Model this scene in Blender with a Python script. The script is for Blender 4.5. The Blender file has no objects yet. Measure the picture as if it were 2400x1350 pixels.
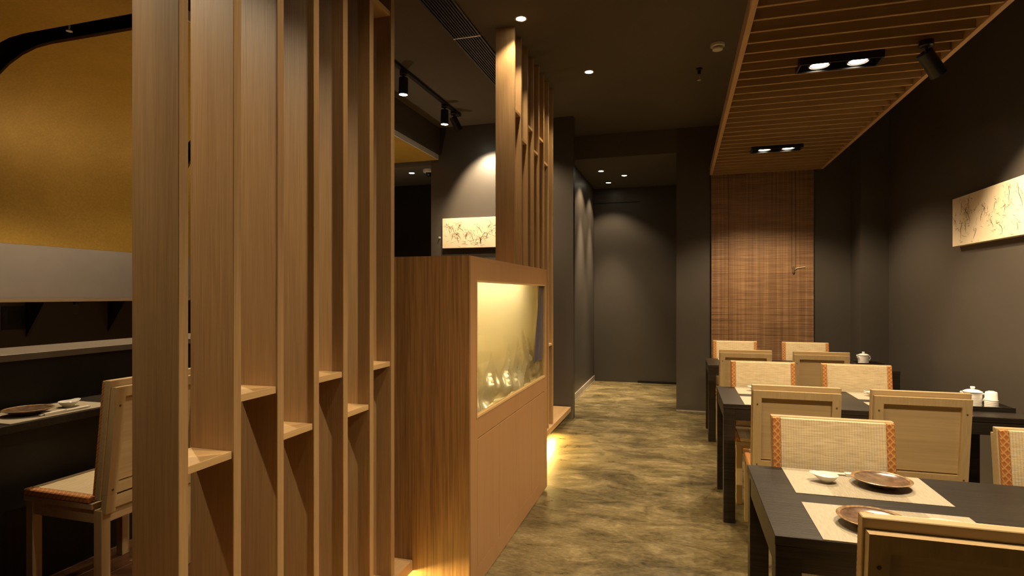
import bpy, bmesh, math, random
from mathutils import Vector, Matrix
random.seed(7)
S = bpy.context.scene
C = S.collection
PI = math.pi
R = math.radians

# ------------------------------------------------------------------ camera, world, exposure
cam_d = bpy.data.cameras.new('camera'); cam = bpy.data.objects.new('camera', cam_d); C.objects.link(cam)
cam.location = (0, 0, 1.42)
cam.rotation_euler = (R(90), 0, math.atan(395 / 1333))
cam_d.lens = 20.0; cam_d.sensor_width = 36.0; cam_d.shift_y = 15 / 2400
cam_d.clip_start = 0.02
S.camera = cam
w = bpy.data.worlds.new('world'); S.world = w; w.use_nodes = True
w.node_tree.nodes['Background'].inputs[0].default_value = (1.0, 0.8, 0.6, 1)
w.node_tree.nodes['Background'].inputs[1].default_value = 0.004
S.view_settings.view_transform = 'Standard'; S.view_settings.look = 'None'
S.view_settings.gamma = 1; S.view_settings.use_curve_mapping = False
S.view_settings.exposure = 0.0
WARM = (1.0, 0.765, 0.48)
AMBER = (1.0, 0.62, 0.20)

# ------------------------------------------------------------------ materials
def new_mat(name):
    m = bpy.data.materials.new(name); m.use_nodes = True
    return m, m.node_tree.nodes, m.node_tree.links, m.node_tree.nodes['Principled BSDF']
def coords(n, l, scale, rnd=False, rot=(0, 0, 0)):
    tc = n.new('ShaderNodeTexCoord'); mp = n.new('ShaderNodeMapping')
    mp.inputs['Scale'].default_value = scale; mp.inputs['Rotation'].default_value = rot
    l.new(tc.outputs['Object'], mp.inputs['Vector'])
    if rnd:
        oi = n.new('ShaderNodeObjectInfo'); mu = n.new('ShaderNodeMath'); mu.operation = 'MULTIPLY'
        mu.inputs[1].default_value = 37.0; l.new(oi.outputs['Random'], mu.inputs[0])
        ad = n.new('ShaderNodeVectorMath'); ad.operation = 'ADD'
        l.new(mp.outputs[0], ad.inputs[0]); l.new(mu.outputs[0], ad.inputs[1])
        return ad.outputs[0]
    return mp.outputs[0]
def noise(n, l, vec, scale=1, detail=4, rough=0.55):
    t = n.new('ShaderNodeTexNoise'); t.inputs['Scale'].default_value = scale
    t.inputs['Detail'].default_value = detail; t.inputs['Roughness'].default_value = rough
    l.new(vec, t.inputs['Vector']); return t.outputs['Fac']
def ramp(n, l, fac, stops):
    r = n.new('ShaderNodeValToRGB'); e = r.color_ramp.elements
    while len(e) < len(stops): e.new(0.5)
    for k, (p, c) in enumerate(stops):
        e[k].position = p; e[k].color = (*c, 1)
    l.new(fac, r.inputs[0]); return r.outputs[0]
def bump(n, l, fac, b, strength=0.2, dist=0.002):
    k = n.new('ShaderNodeBump'); k.inputs['Strength'].default_value = strength; k.inputs['Distance'].default_value = dist
    l.new(fac, k.inputs['Height']); l.new(k.outputs[0], b.inputs['Normal'])
def mathn(n, l, op, a, b):
    k = n.new('ShaderNodeMath'); k.operation = op
    for i, v in enumerate((a, b)):
        if isinstance(v, (int, float)): k.inputs[i].default_value = v
        else: l.new(v, k.inputs[i])
    return k.outputs[0]
def wood(name, dark, light, axis='z', fine=160, rough=0.45, bs=0.25, rnd=True, contrast=0.22, spec=0.4):
    m, n, l, b = new_mat(name)
    ai = 'xyz'.index(axis)
    s1 = [fine] * 3; s1[ai] = fine * 0.025
    s2 = [14.0] * 3; s2[ai] = 0.6
    f1 = noise(n, l, coords(n, l, s1, rnd), 1, 3)
    f2 = noise(n, l, coords(n, l, s2, rnd), 1, 3)
    f = mathn(n, l, 'ADD', mathn(n, l, 'MULTIPLY', f1, 0.6), mathn(n, l, 'MULTIPLY', f2, 0.4))
    col = ramp(n, l, f, [(0.5 - contrast, dark), (0.5 + contrast, light)])
    l.new(col, b.inputs['Base Color']); b.inputs['Roughness'].default_value = rough
    b.inputs['Specular IOR Level'].default_value = spec
    bump(n, l, f1, b, bs, 0.0015)
    return m
def plain(name, col, rough=0.5, metal=0.0, spec=0.5, var=0.0, scale=6, bs=0.0):
    m, n, l, b = new_mat(name)
    b.inputs['Roughness'].default_value = rough; b.inputs['Metallic'].default_value = metal
    b.inputs['Specular IOR Level'].default_value = spec
    f = noise(n, l, coords(n, l, (scale,) * 3), 1, 5)
    d = tuple(c * (1 - var) for c in col); h = tuple(min(1, c * (1 + var)) for c in col)
    l.new(ramp(n, l, f, [(0.3, d), (0.7, h)]), b.inputs['Base Color'])
    if bs: bump(n, l, noise(n, l, coords(n, l, (scale * 20,) * 3), 1, 3), b, bs, 0.001)
    return m
def emit(name, col, strength):
    m, n, l, b = new_mat(name)
    b.inputs['Base Color'].default_value = (0.8, 0.8, 0.8, 1)
    b.inputs['Emission Color'].default_value = (*col, 1); b.inputs['Emission Strength'].default_value = strength
    return m

M = {}
M['oak'] = wood('oak', (0.285, 0.168, 0.070), (0.45, 0.288, 0.138), 'z', 190, 0.38, 0.4, spec=0.55)
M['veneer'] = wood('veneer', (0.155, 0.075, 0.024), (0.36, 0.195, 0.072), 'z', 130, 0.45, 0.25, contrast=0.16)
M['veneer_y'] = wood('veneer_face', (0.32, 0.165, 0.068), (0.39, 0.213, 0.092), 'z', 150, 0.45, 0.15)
M['shelf_wood'] = wood('shelf_oak', (0.46, 0.29, 0.125), (0.60, 0.40, 0.19), 'y', 150, 0.5, 0.2)
M['plinth_wood'] = wood('plinth_oak', (0.36, 0.22, 0.10), (0.50, 0.32, 0.16), 'y', 150, 0.5, 0.2)
M['ash_x'] = wood('ash_cross', (0.38, 0.265, 0.13), (0.50, 0.365, 0.195), 'x', 110, 0.5, 0.15)
M['ash_z'] = wood('ash_upright', (0.39, 0.275, 0.13), (0.49, 0.355, 0.185), 'z', 110, 0.5, 0.15)
M['black_wood'] = wood('black_wood', (0.008, 0.006, 0.0045), (0.034, 0.026, 0.019), 'x', 150, 0.46, 0.8, spec=0.2)
M['black_panel'] = plain('black_panel', (0.010, 0.009, 0.008), 0.5, 0, 0.3, 0.2)
M['floorboard'] = wood('platform_floor', (0.10, 0.042, 0.018), (0.17, 0.075, 0.032), 'y', 60, 0.45, 0.2, False)
M['slat_wood'] = wood('ceiling_slat', (0.26, 0.15, 0.058), (0.35, 0.215, 0.09), 'x', 120, 0.5, 0.2)
M['wall'] = plain('wall_paint', (0.064, 0.054, 0.044), 0.40, 0, 0.5, 0.06, 1.5, 0.05)
M['ceiling'] = plain('ceiling_paint', (0.105, 0.088, 0.066), 0.85, 0, 0.2, 0.05, 1.0)
M['white_wall'] = plain('kitchen_wall', (0.62, 0.58, 0.53), 0.5, 0, 0.3, 0.05, 2)
M['tile'] = plain('skirting_tile', (0.34, 0.30, 0.25), 0.3, 0, 0.5, 0.25, 9)
M['black_metal'] = plain('black_metal', (0.012, 0.011, 0.011), 0.4, 0.2, 0.5, 0.1)
M['white_plastic'] = plain('white_plastic', (0.62, 0.58, 0.50), 0.4, 0, 0.5, 0.03)
M['alu'] = plain('aluminium', (0.68, 0.66, 0.62), 0.35, 0.45, 0.5, 0.05)
M['porcelain'] = plain('porcelain', (0.80, 0.77, 0.72), 0.15, 0, 0.6, 0.02)
M['glaze'] = plain('brown_glaze', (0.125, 0.075, 0.046), 0.2, 0, 0.6, 0.5, 40)
M['red_mark'] = plain('red_mark', (0.25, 0.02, 0.015), 0.3)
M['paper'] = plain('paper', (0.72, 0.67, 0.58), 0.6, 0, 0.3, 0.03)
M['ink'] = plain('ink', (0.12, 0.085, 0.05), 0.8, 0, 0.2, 0.3, 30)
M['canvas'] = plain('canvas', (0.66, 0.54, 0.38), 0.75, 0, 0.2, 0.10, 5)
M['tank_wall'] = plain('tank_lining', (0.78, 0.68, 0.42), 0.45, 0, 0.4, 0.06, 3)
M['lamp'] = emit('lamp_glow', (1.0, 0.86, 0.62), 30)
M['lamp_dim'] = emit('lamp_glow_soft', (1.0, 0.84, 0.58), 12)
M['led'] = emit('led_strip', (1.0, 0.68, 0.20), 330)
M['tank_lamp'] = emit('tank_lamp', (1.0, 0.86, 0.58), 24)
# gold canopy: brushed speckled gold lacquer
m, n, l, b = new_mat('gold_lacquer')
f = noise(n, l, coords(n, l, (1, 1, 1)), 70, 5, 0.7)
g = noise(n, l, coords(n, l, (1, 1, 1)), 2.2, 3)
fg = mathn(n, l, 'ADD', mathn(n, l, 'MULTIPLY', f, 0.6), mathn(n, l, 'MULTIPLY', g, 0.4))
l.new(ramp(n, l, fg, [(0.3, (0.33, 0.19, 0.022)), (0.7, (0.52, 0.325, 0.055))]), b.inputs['Base Color'])
b.inputs['Metallic'].default_value = 0.35; b.inputs['Roughness'].default_value = 0.5
bump(n, l, f, b, 0.25, 0.002); M['gold'] = m
# polished concrete
m, n, l, b = new_mat('polished_concrete')
v1 = coords(n, l, (0.9, 1.5, 1)); v2 = coords(n, l, (3.4, 7.0, 1)); v3 = coords(n, l, (34, 60, 1))
t1 = n.new('ShaderNodeTexNoise'); t1.inputs['Scale'].default_value = 1.3; t1.inputs['Detail'].default_value = 7
t1.inputs['Roughness'].default_value = 0.65; t1.inputs['Distortion'].default_value = 0.9; l.new(v1, t1.inputs['Vector'])
t2 = n.new('ShaderNodeTexNoise'); t2.inputs['Scale'].default_value = 1.0; t2.inputs['Detail'].default_value = 6
t2.inputs['Distortion'].default_value = 1.2; t2.inputs['Roughness'].default_value = 0.7; l.new(v2, t2.inputs['Vector'])
f3 = noise(n, l, v3, 1, 4)
s = mathn(n, l, 'ADD', mathn(n, l, 'MULTIPLY', t1.outputs['Fac'], 0.42), mathn(n, l, 'ADD', mathn(n, l, 'MULTIPLY', t2.outputs['Fac'], 0.35), mathn(n, l, 'MULTIPLY', f3, 0.23)))
l.new(ramp(n, l, s, [(0.37, (0.034, 0.025, 0.010)), (0.47, (0.105, 0.080, 0.035)), (0.55, (0.185, 0.142, 0.064)), (0.66, (0.36, 0.285, 0.145))]), b.inputs['Base Color'])
l.new(ramp(n, l, t2.outputs['Fac'], [(0.35, (0.26,) * 3), (0.65, (0.46,) * 3)]), b.inputs['Roughness'])
bump(n, l, f3, b, 0.08, 0.002); M['concrete'] = m
# tatami weave
m, n, l, b = new_mat('tatami')
tc = n.new('ShaderNodeTexCoord'); sx = n.new('ShaderNodeSeparateXYZ'); l.new(tc.outputs['Object'], sx.inputs[0])
rib = mathn(n, l, 'SINE', mathn(n, l, 'MULTIPLY', sx.outputs['X'], 2 * PI / 0.0095), 0)
zy = mathn(n, l, 'ADD', sx.outputs['Z'], sx.outputs['Y'])
row = mathn(n, l, 'SINE', mathn(n, l, 'MULTIPLY', zy, 2 * PI / 0.0045), 0)
fl = noise(n, l, coords(n, l, (18, 220, 220), True), 1, 3)
hgt = mathn(n, l, 'ADD', mathn(n, l, 'MULTIPLY', rib, 0.5), mathn(n, l, 'MULTIPLY', row, 0.25))
ff = mathn(n, l, 'ADD', mathn(n, l, 'MULTIPLY', hgt, 0.16), fl)
l.new(ramp(n, l, ff, [(0.25, (0.48, 0.365, 0.20)), (0.7, (0.74, 0.60, 0.38))]), b.inputs['Base Color'])
b.inputs['Roughness'].default_value = 0.6; bump(n, l, hgt, b, 0.45, 0.0012); M['tatami'] = m
# brocade border with a diamond figure
m, n, l, b = new_mat('brocade')
tc = n.new('ShaderNodeTexCoord'); sx = n.new('ShaderNodeSeparateXYZ'); l.new(tc.outputs['Object'], sx.inputs[0])
zy = mathn(n, l, 'ADD', sx.outputs['Z'], sx.outputs['Y'])
pa = mathn(n, l, 'SINE', mathn(n, l, 'MULTIPLY', mathn(n, l, 'ADD', sx.outputs['X'], zy), 2 * PI / 0.024), 0)
pb = mathn(n, l, 'SINE', mathn(n, l, 'MULTIPLY', mathn(n, l, 'SUBTRACT', sx.outputs['X'], zy), 2 * PI / 0.024), 0)
pm = mathn(n, l, 'MAXIMUM', pa, pb)
l.new(ramp(n, l, pm, [(0.55, (0.38, 0.125, 0.03)), (0.95, (0.55, 0.30, 0.09))]), b.inputs['Base Color'])
b.inputs['Roughness'].default_value = 0.6; bump(n, l, pm, b, 0.3, 0.001); M['brocade'] = m
# woven placemat in two tones
m, n, l, b = new_mat('placemat')
tc = n.new('ShaderNodeTexCoord'); sx = n.new('ShaderNodeSeparateXYZ'); l.new(tc.outputs['Object'], sx.inputs[0])
wv = mathn(n, l, 'MULTIPLY', mathn(n, l, 'SINE', mathn(n, l, 'MULTIPLY', sx.outputs['X'], 2 * PI / 0.0045), 0), mathn(n, l, 'SINE', mathn(n, l, 'MULTIPLY', sx.outputs['Y'], 2 * PI / 0.0045), 0))
band = mathn(n, l, 'MULTIPLY', mathn(n, l, 'LESS_THAN', mathn(n, l, 'ABSOLUTE', sx.outputs['X'], 0), 0.115), -0.30)
ff = mathn(n, l, 'ADD', mathn(n, l, 'ADD', mathn(n, l, 'MULTIPLY', wv, 0.12), band), noise(n, l, coords(n, l, (260, 25, 1)), 1, 2))
l.new(ramp(n, l, ff, [(0.1, (0.28, 0.235, 0.16)), (0.62, (0.43, 0.375, 0.28))]), b.inputs['Base Color'])
b.inputs['Roughness'].default_value = 0.55; bump(n, l, wv, b, 0.3, 0.0008); M['mat'] = m
# woven reed blind
m, n, l, b = new_mat('reed')
a = noise(n, l, coords(n, l, (3.0, 1, 150)), 1, 2); c_ = noise(n, l, coords(n, l, (48, 1, 0.5)), 1, 2)
d_ = noise(n, l, coords(n, l, (2.0, 1, 14)), 1, 3)
ff = mathn(n, l, 'ADD', mathn(n, l, 'MULTIPLY', a, 0.4), mathn(n, l, 'ADD', mathn(n, l, 'MULTIPLY', c_, 0.35), mathn(n, l, 'MULTIPLY', d_, 0.25)))
l.new(ramp(n, l, ff, [(0.34, (0.125, 0.058, 0.024)), (0.52, (0.26, 0.14, 0.065)), (0.66, (0.44, 0.26, 0.13))]), b.inputs['Base Color'])
b.inputs['Roughness'].default_value = 0.5; M['reed'] = m
# thin clear pane
m, n, l, b = new_mat('clear_pane'); n.remove(b)
out = n['Material Output']; tr = n.new('ShaderNodeBsdfTransparent'); gl = n.new('ShaderNodeBsdfGlossy'); gl.inputs['Roughness'].default_value = 0.03
tr.inputs[0].default_value = (0.95, 0.96, 0.93, 1)
lw = n.new('ShaderNodeLayerWeight'); lw.inputs['Blend'].default_value = 0.5; mx = n.new('ShaderNodeMixShader')
fz = mathn(n, l, 'ADD', mathn(n, l, 'MULTIPLY', mathn(n, l, 'POWER', lw.outputs['Facing'], 5.0), 0.45), 0.02)
l.new(fz, mx.inputs[0]); l.new(tr.outputs[0], mx.inputs[1]); l.new(gl.outputs[0], mx.inputs[2]); l.new(mx.outputs[0], out.inputs[0]); M['pane'] = m
# crumpled film in the tank
m, n, l, b = new_mat('crumpled_film')
b.inputs['Base Color'].default_value = (0.62, 0.55, 0.38, 1); b.inputs['Metallic'].default_value = 0.5; b.inputs['Roughness'].default_value = 0.3; b.inputs['Specular IOR Level'].default_value = 0.9
tl = n.new('ShaderNodeBsdfTranslucent'); tl.inputs[0].default_value = (0.86, 0.77, 0.55, 1); mx = n.new('ShaderNodeMixShader'); mx.inputs[0].default_value = 0.55
tc = n.new('ShaderNodeTexCoord'); sx = n.new('ShaderNodeSeparateXYZ'); l.new(tc.outputs['Object'], sx.inputs[0])
mr = n.new('ShaderNodeMapRange'); mr.interpolation_type = 'SMOOTHSTEP'; mr.inputs[1].default_value = 0.86; mr.inputs[2].default_value = 1.13; mr.inputs[3].default_value = 0.10; mr.inputs[4].default_value = 0.62
l.new(sx.outputs['Z'], mr.inputs[0]); l.new(mr.outputs[0], mx.inputs[0])
l.new(b.outputs[0], mx.inputs[1]); l.new(tl.outputs[0], mx.inputs[2]); l.new(mx.outputs[0], n['Material Output'].inputs[0]); M['film'] = m
m, n, l, b = new_mat('blue_sheet')
b.inputs['Base Color'].default_value = (0.13, 0.115, 0.165, 1); b.inputs['Roughness'].default_value = 0.3; M['blue_sheet'] = m

# ------------------------------------------------------------------ mesh helpers
def bx(bm, x0, x1, y0, y1, z0, z1):
    v = [bm.verts.new(p) for p in ((x0, y0, z0), (x1, y0, z0), (x1, y1, z0), (x0, y1, z0), (x0, y0, z1), (x1, y0, z1), (x1, y1, z1), (x0, y1, z1))]
    for q in ((3, 2, 1, 0), (4, 5, 6, 7), (0, 1, 5, 4), (1, 2, 6, 5), (2, 3, 7, 6), (3, 0, 4, 7)):
        bm.faces.new([v[k] for k in q])
    return v
def lathe(bm, prof, segs=24, cx=0, cy=0, cz=0, cap=True):
    rings = []
    for r, z in prof:
        rings.append([bm.verts.new((cx + r * math.cos(2 * PI * k / segs), cy + r * math.sin(2 * PI * k / segs), cz + z)) for k in range(segs)])
    for a, b in zip(rings, rings[1:]):
        for k in range(segs): bm.faces.new((a[k], a[(k + 1) % segs], b[(k + 1) % segs], b[k]))
    if cap:
        bm.faces.new(rings[0][::-1]); bm.faces.new(rings[-1])
    return rings
def tube(bm, pts, r, segs=8, r1=None):
    rings = []; N = len(pts); pts = [Vector(p) for p in pts]
    for i, p in enumerate(pts):
        t = (pts[min(i + 1, N - 1)] - pts[max(i - 1, 0)]).normalized()
        a = t.orthogonal().normalized() if not rings else (prev - t * prev.dot(t)).normalized()
        prev = a; b = t.cross(a); rr = r if r1 is None else r + (r1 - r) * i / (N - 1)
        rings.append([bm.verts.new(p + rr * (math.cos(2 * PI * k / segs) * a + math.sin(2 * PI * k / segs) * b)) for k in range(segs)])
    for A, B in zip(rings, rings[1:]):
        for k in range(segs): bm.faces.new((A[k], A[(k + 1) % segs], B[(k + 1) % segs], B[k]))
    bm.faces.new(rings[0][::-1]); bm.faces.new(rings[-1])
def prism(bm, poly, z0, z1):
    a = [bm.verts.new((x, y, z0)) for x, y in poly]; b = [bm.verts.new((x, y, z1)) for x, y in poly]; N = len(poly)
    bm.faces.new(a[::-1]); bm.faces.new(b)
    for k in range(N): bm.faces.new((a[k], a[(k + 1) % N], b[(k + 1) % N], b[k]))
def obj(name, bm, mat, parent=None, loc=(0, 0, 0), rot=(0, 0, 0), bevel=0, smooth=False):
    if bevel: bmesh.ops.bevel(bm, geom=list(bm.edges), offset=bevel, segments=1, affect='EDGES', profile=0.5)
    bmesh.ops.recalc_face_normals(bm, faces=list(bm.faces))
    me = bpy.data.meshes.new(name); bm.to_mesh(me); bm.free()
    if smooth:
        for p in me.polygons: p.use_smooth = True
        me.set_sharp_from_angle(angle=R(40))
    me.materials.append(M[mat])
    o = bpy.data.objects.new(name, me); C.objects.link(o); o.location = loc; o.rotation_euler = rot
    if parent: o.parent = parent
    return o
def box(name, dims, mat, parent=None, loc=(0, 0, 0), rot=(0, 0, 0), bevel=0.0015):
    bm = bmesh.new(); bx(bm, *dims); return obj(name, bm, mat, parent, loc, rot, bevel)
def tag(o, label, cat, group=None):
    o['label'] = label; o['category'] = cat
    if group: o['group'] = group
    return o
def thing(name, label, cat, loc=(0, 0, 0), rotz=0, group=None):
    o = bpy.data.objects.new(name, None); C.objects.link(o); o.location = loc; o.rotation_euler = (0, 0, rotz)
    o.empty_display_size = 0.1
    return tag(o, label, cat, group)
def struct(o, label=None):
    o['kind'] = 'structure'
    if label: o['label'] = label
    return o
def child_copy(src, parent, loc):
    c = src.copy(); C.objects.link(c); c.parent = parent; c.location = loc; return c
def dup(root, loc, rotz, label, group=None):
    r = root.copy(); C.objects.link(r); r.location = loc; r.rotation_euler = (0, 0, rotz); r['label'] = label
    if group: r['group'] = group
    for ch in list(root.children):
        c = ch.copy(); C.objects.link(c); c.parent = r
        for g in list(ch.children):
            d = g.copy(); C.objects.link(d); d.parent = c
    return r
def spot(parent, loc, energy, size=110, blend=0.5, target=None, col=WARM, radius=0.03):
    L = bpy.data.lights.new('spot_beam', 'SPOT'); L.energy = energy; L.spot_size = R(size); L.spot_blend = blend
    L.color = col; L.shadow_soft_size = radius
    o = bpy.data.objects.new('spot_beam', L); C.objects.link(o); o.location = loc
    if target is not None:
        o.rotation_euler = (Vector(target) - Vector(loc)).to_track_quat('-Z', 'Y').to_euler()
    if parent: o.parent = parent
    return o

# ------------------------------------------------------------------ room shell
ZC = 3.45        # main ceiling
ZL = 3.15        # corridor ceiling
YB = 7.24        # wall behind the tables
XR = 2.10        # right wall
PZ = 0.144       # platform top
X1, X2 = -1.235, -1.193   # platform edge before and behind the cabinet
CY0, CY1, CX = 2.486, 4.095, -0.944   # cabinet

struct(box('floor', (-7.0, 2.3, -2.2, 9.6, -0.12, 0), 'concrete', bevel=0))
bm = bmesh.new(); prism(bm, [(-7, -2.0), (X1, -2.0), (X1, CY0 - .002), (-1.5, CY0 - .002), (-1.5, CY1 + .002), (X2, CY1 + .002), (X2, 6.38), (-7, 6.38)], PZ - 0.052, PZ)
pf = struct(obj('floor_platform', bm, 'plinth_wood'), 'raised wooden platform edge board under the slat screens')
bm = bmesh.new(); prism(bm, [(-6.9, -1.98), (X1 - .07, -1.98), (X1 - .07, CY0 - .004), (-1.5, CY0 - .004), (-1.5, CY1 + .004), (X2 - .07, CY1 + .004), (X2 - .07, 6.3), (-6.9, 6.3)], 0.0, PZ - 0.053)
obj('platform_base', bm, 'wall', pf)
pw = 0.115; k = 0
x = -1.56
while x > -3.0:                            # floorboards of the platform, laid lengthwise
    for (ya, yb) in ((-1.9, 0.6), (0.603, 3.1), (3.103, 6.3)):
        box('floorboard', (x - pw + .002, x, ya, yb, PZ, PZ + .012), 'floorboard', pf, bevel=0.001)
    x -= pw
struct(box('ceiling', (-7.0, 2.3, -2.2, YB, ZC, ZC + 0.1), 'ceiling', bevel=0))
struct(box('ceiling_corridor', (-1.6, -0.05, YB, 9.5, ZL, ZC), 'ceiling', bevel=0))
struct(box('wall_right', (XR, XR + 0.15, -2.2, YB + 0.1, 0, ZC), 'wall', bevel=0))
struct(box('wall_back', (-0.05, XR, YB, YB + 0.2, 0, ZC), 'wall', bevel=0))
struct(box('wall_pier', (1.84, XR, 6.86, YB, 0, ZC), 'wall', bevel=0), 'dark corner pier beside the bamboo blind')
struct(box('wall_corridor_right', (-0.05, 0.15, YB + 0.2, 9.5, 0, ZL), 'wall', bevel=0))
struct(box('wall_corridor_end', (-1.6, 0.15, 9.35, 9.5, 0, ZL), 'wall', bevel=0))
struct(box('wall_corridor_left', (-1.6, -1.36, 6.5, 9.35, 0, ZC), 'wall', bevel=0))
struct(box('wall_column', (-1.6, -1.17, 6.4, 6.5, 0, ZC), 'wall', bevel=0), 'narrow dark column beside the corridor')
struct(box('wall_rear_left', (-2.93, -1.6, 6.4, 6.55, 0, ZC), 'wall', bevel=0))
struct(box('wall_alcove', (-7.0, -1.6, 7.5, 7.6, 0, ZC), 'black_panel', bevel=0))
struct(box('ceiling_alcove', (-7.0, -2.93, 6.4, 7.5, 3.0, ZC), 'ceiling', bevel=0))
struct(box('wall_bulkhead', (-2.92, -2.82, -2.0, 6.4, 3.11, ZC), 'wall', bevel=0))
struct(box('wall_front', (-7.0, 2.3, -2.2, -2.05, 0, ZC), 'wall', bevel=0))
struct(box('wall_left', (-7.0, -6.0, -2.05, 7.5, 0, 1.35), 'wall', bevel=0))
struct(box('wall_left_upper', (-7.0, -6.02, -2.05, 7.5, 1.35, ZC), 'white_wall', bevel=0))
bb = struct(box('baseboard_corridor', (-1.36, -1.345, 6.51, 9.34, 0.0, 0.012), 'tile', bevel=0))
for k in range(6): box('skirting_tile', (-1.36, -1.348, 6.51 + k * .47, 6.51 + k * .47 + .466, 0.012, 0.095), 'tile', bb)
struct(box('baseboard_back', (-0.05, 0.36, YB - .008, YB, 0, 0.012), 'tile', bevel=0))
struct(box('trim_1', (-1.36, -0.62, 9.342, 9.35, 2.905, 2.915), 'black_panel', bevel=0), 'thin dark line across the corridor end wall')
struct(box('trim_2', (-0.66, -0.06, 9.32, 9.35, 0, 0.035), 'black_panel', bevel=0), 'dark threshold strip at the corridor end')

# ------------------------------------------------------------------ slat screens
def screen(name, label, xs, width, ys, thick, ztop, shelves):
    base = PZ
    t = thing(name, label, 'screen', (xs, ys[0], base), 0, 'oak slat screens')
    s0 = box('slat', (-width, 0, 0, thick, 0, ztop - base), 'oak', t, bevel=0.0015)
    for y in ys[1:]: child_copy(s0, t, (0, y - ys[0], 0))
    for gap, z in shelves:
        y0 = ys[gap] + thick - ys[0]; y1 = ys[gap + 1] - ys[0]
        box('shelf', (-width + .004, -.006, y0, y1, z - .022 - base, z - base), 'shelf_wood', t, bevel=0.001)
    return t
XS1 = -1.25
def yray(u, X):      # where the sight line of column u meets the plane x = X
    th = math.atan(395 / 1333); q = (u - 1200) / 1333
    return X * (math.cos(th) + q * math.sin(th)) / (-math.sin(th) + q * math.cos(th))
def zray(u, v, X):
    th = math.atan(395 / 1333); q = (u - 1200) / 1333
    return 1.42 + (690 - v) / 1333 * X / (-math.sin(th) + q * math.cos(th))
ys1 = [yray(u, XS1) for u in (419, 547.5, 650.7, 736, 805, 867, 917)]
sh1 = [(0, zray(544, 1059, XS1)), (1, zray(646.5, 907, XS1)), (2, zray(732, 994, XS1)), (3, zray(802, 872, XS1)), (4, zray(862, 950, XS1)), (5, zray(913, 848, XS1)),
       (5, zray(907, 16, XS1))]
screen('slat_screen', 'tall oak slat screen whose first slat stands by the bar chair', XS1, 0.1585, ys1, 0.031, ZC, sh1)
XS2 = -1.207
ys2 = [4.135 + 0.192 * k for k in range(8)]
sh2 = []
for gap, v in ((0, 268), (1, 333), (2, 303), (3, 359), (4, 329), (5, 385), (6, 804)):
    d = 1.207 * 0.284 + (ys2[gap + 1]) * 0.959
    sh2.append((gap, 1.42 + (690 - v) / 1333 * d))
screen('slat_screen', 'oak slat screen standing behind the glazed cabinet next to dark column', XS2, 0.150, ys2, 0.031, ZC, sh2)

# LED strip glowing under the platform edge
for xe, y0, y1, lab in ((X1, 0.3, CY0 - .03, 'warm light strip under platform edge before the glazed cabinet'), (X2, CY1 + .05, 5.62, 'warm light strip under platform edge behind the glazed cabinet')):
    tag(box('light_strip', (xe - .045, xe - .03, y0, y1, PZ - .064, PZ - .0525), 'led', bevel=0), lab, 'light strip', 'light strips')

# ------------------------------------------------------------------ glazed cabinet
cab = thing('glazed_cabinet', 'oak veneer cabinet with lit glass window above flush doors', 'cabinet', (-1.22, (CY0 + CY1) / 2, 0))
ox, oy = -1.22, (CY0 + CY1) / 2
def cbox(name, d, mat, bevel=0.0008, par=cab):
    return box(name, (d[0] - ox, d[1] - ox, d[2] - oy, d[3] - oy, d[4], d[5]), mat, par, bevel=bevel)
XB, ZT = -1.495, 1.602
WY0, WY1, WZ0, WZ1 = 2.58, 4.025, 0.822, 1.488
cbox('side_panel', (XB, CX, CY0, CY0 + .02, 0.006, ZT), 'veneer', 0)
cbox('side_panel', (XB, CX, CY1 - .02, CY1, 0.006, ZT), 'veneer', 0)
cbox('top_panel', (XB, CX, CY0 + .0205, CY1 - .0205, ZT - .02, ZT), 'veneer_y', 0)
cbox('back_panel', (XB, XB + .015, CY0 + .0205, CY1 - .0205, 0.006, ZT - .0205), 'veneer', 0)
xf = CX - .02
bm = bmesh.new()
for d in ((xf, CX, CY0 + .0202, CY1 - .0202, WZ1, ZT - .0202), (xf, CX, CY0 + .0202, WY0, WZ0, WZ1), (xf, CX, WY1, CY1 - .0202, WZ0, WZ1), (xf, CX, CY0 + .0202, CY1 - .0202, 0.722, WZ0),
          (xf, CX, CY0 + .0202, 2.598, 0.098, 0.722), (xf, CX, 4.002, CY1 - .0202, 0.098, 0.722), (xf, CX, CY0 + .0202, CY1 - .0202, 0.006, 0.098)):
    bx(bm, d[0] - ox, d[1] - ox, d[2] - oy, d[3] - oy, d[4], d[5])
obj('face_frame', bm, 'veneer_y', cab)
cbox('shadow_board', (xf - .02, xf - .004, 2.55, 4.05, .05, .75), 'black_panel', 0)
for a, b_ in ((2.601, 2.948), (2.951, 3.268), (3.271, 3.648), (3.651, 3.999)):
    cbox('door', (xf, CX, a, b_, 0.101, 0.7165), 'veneer_y', 0.0012)
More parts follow.
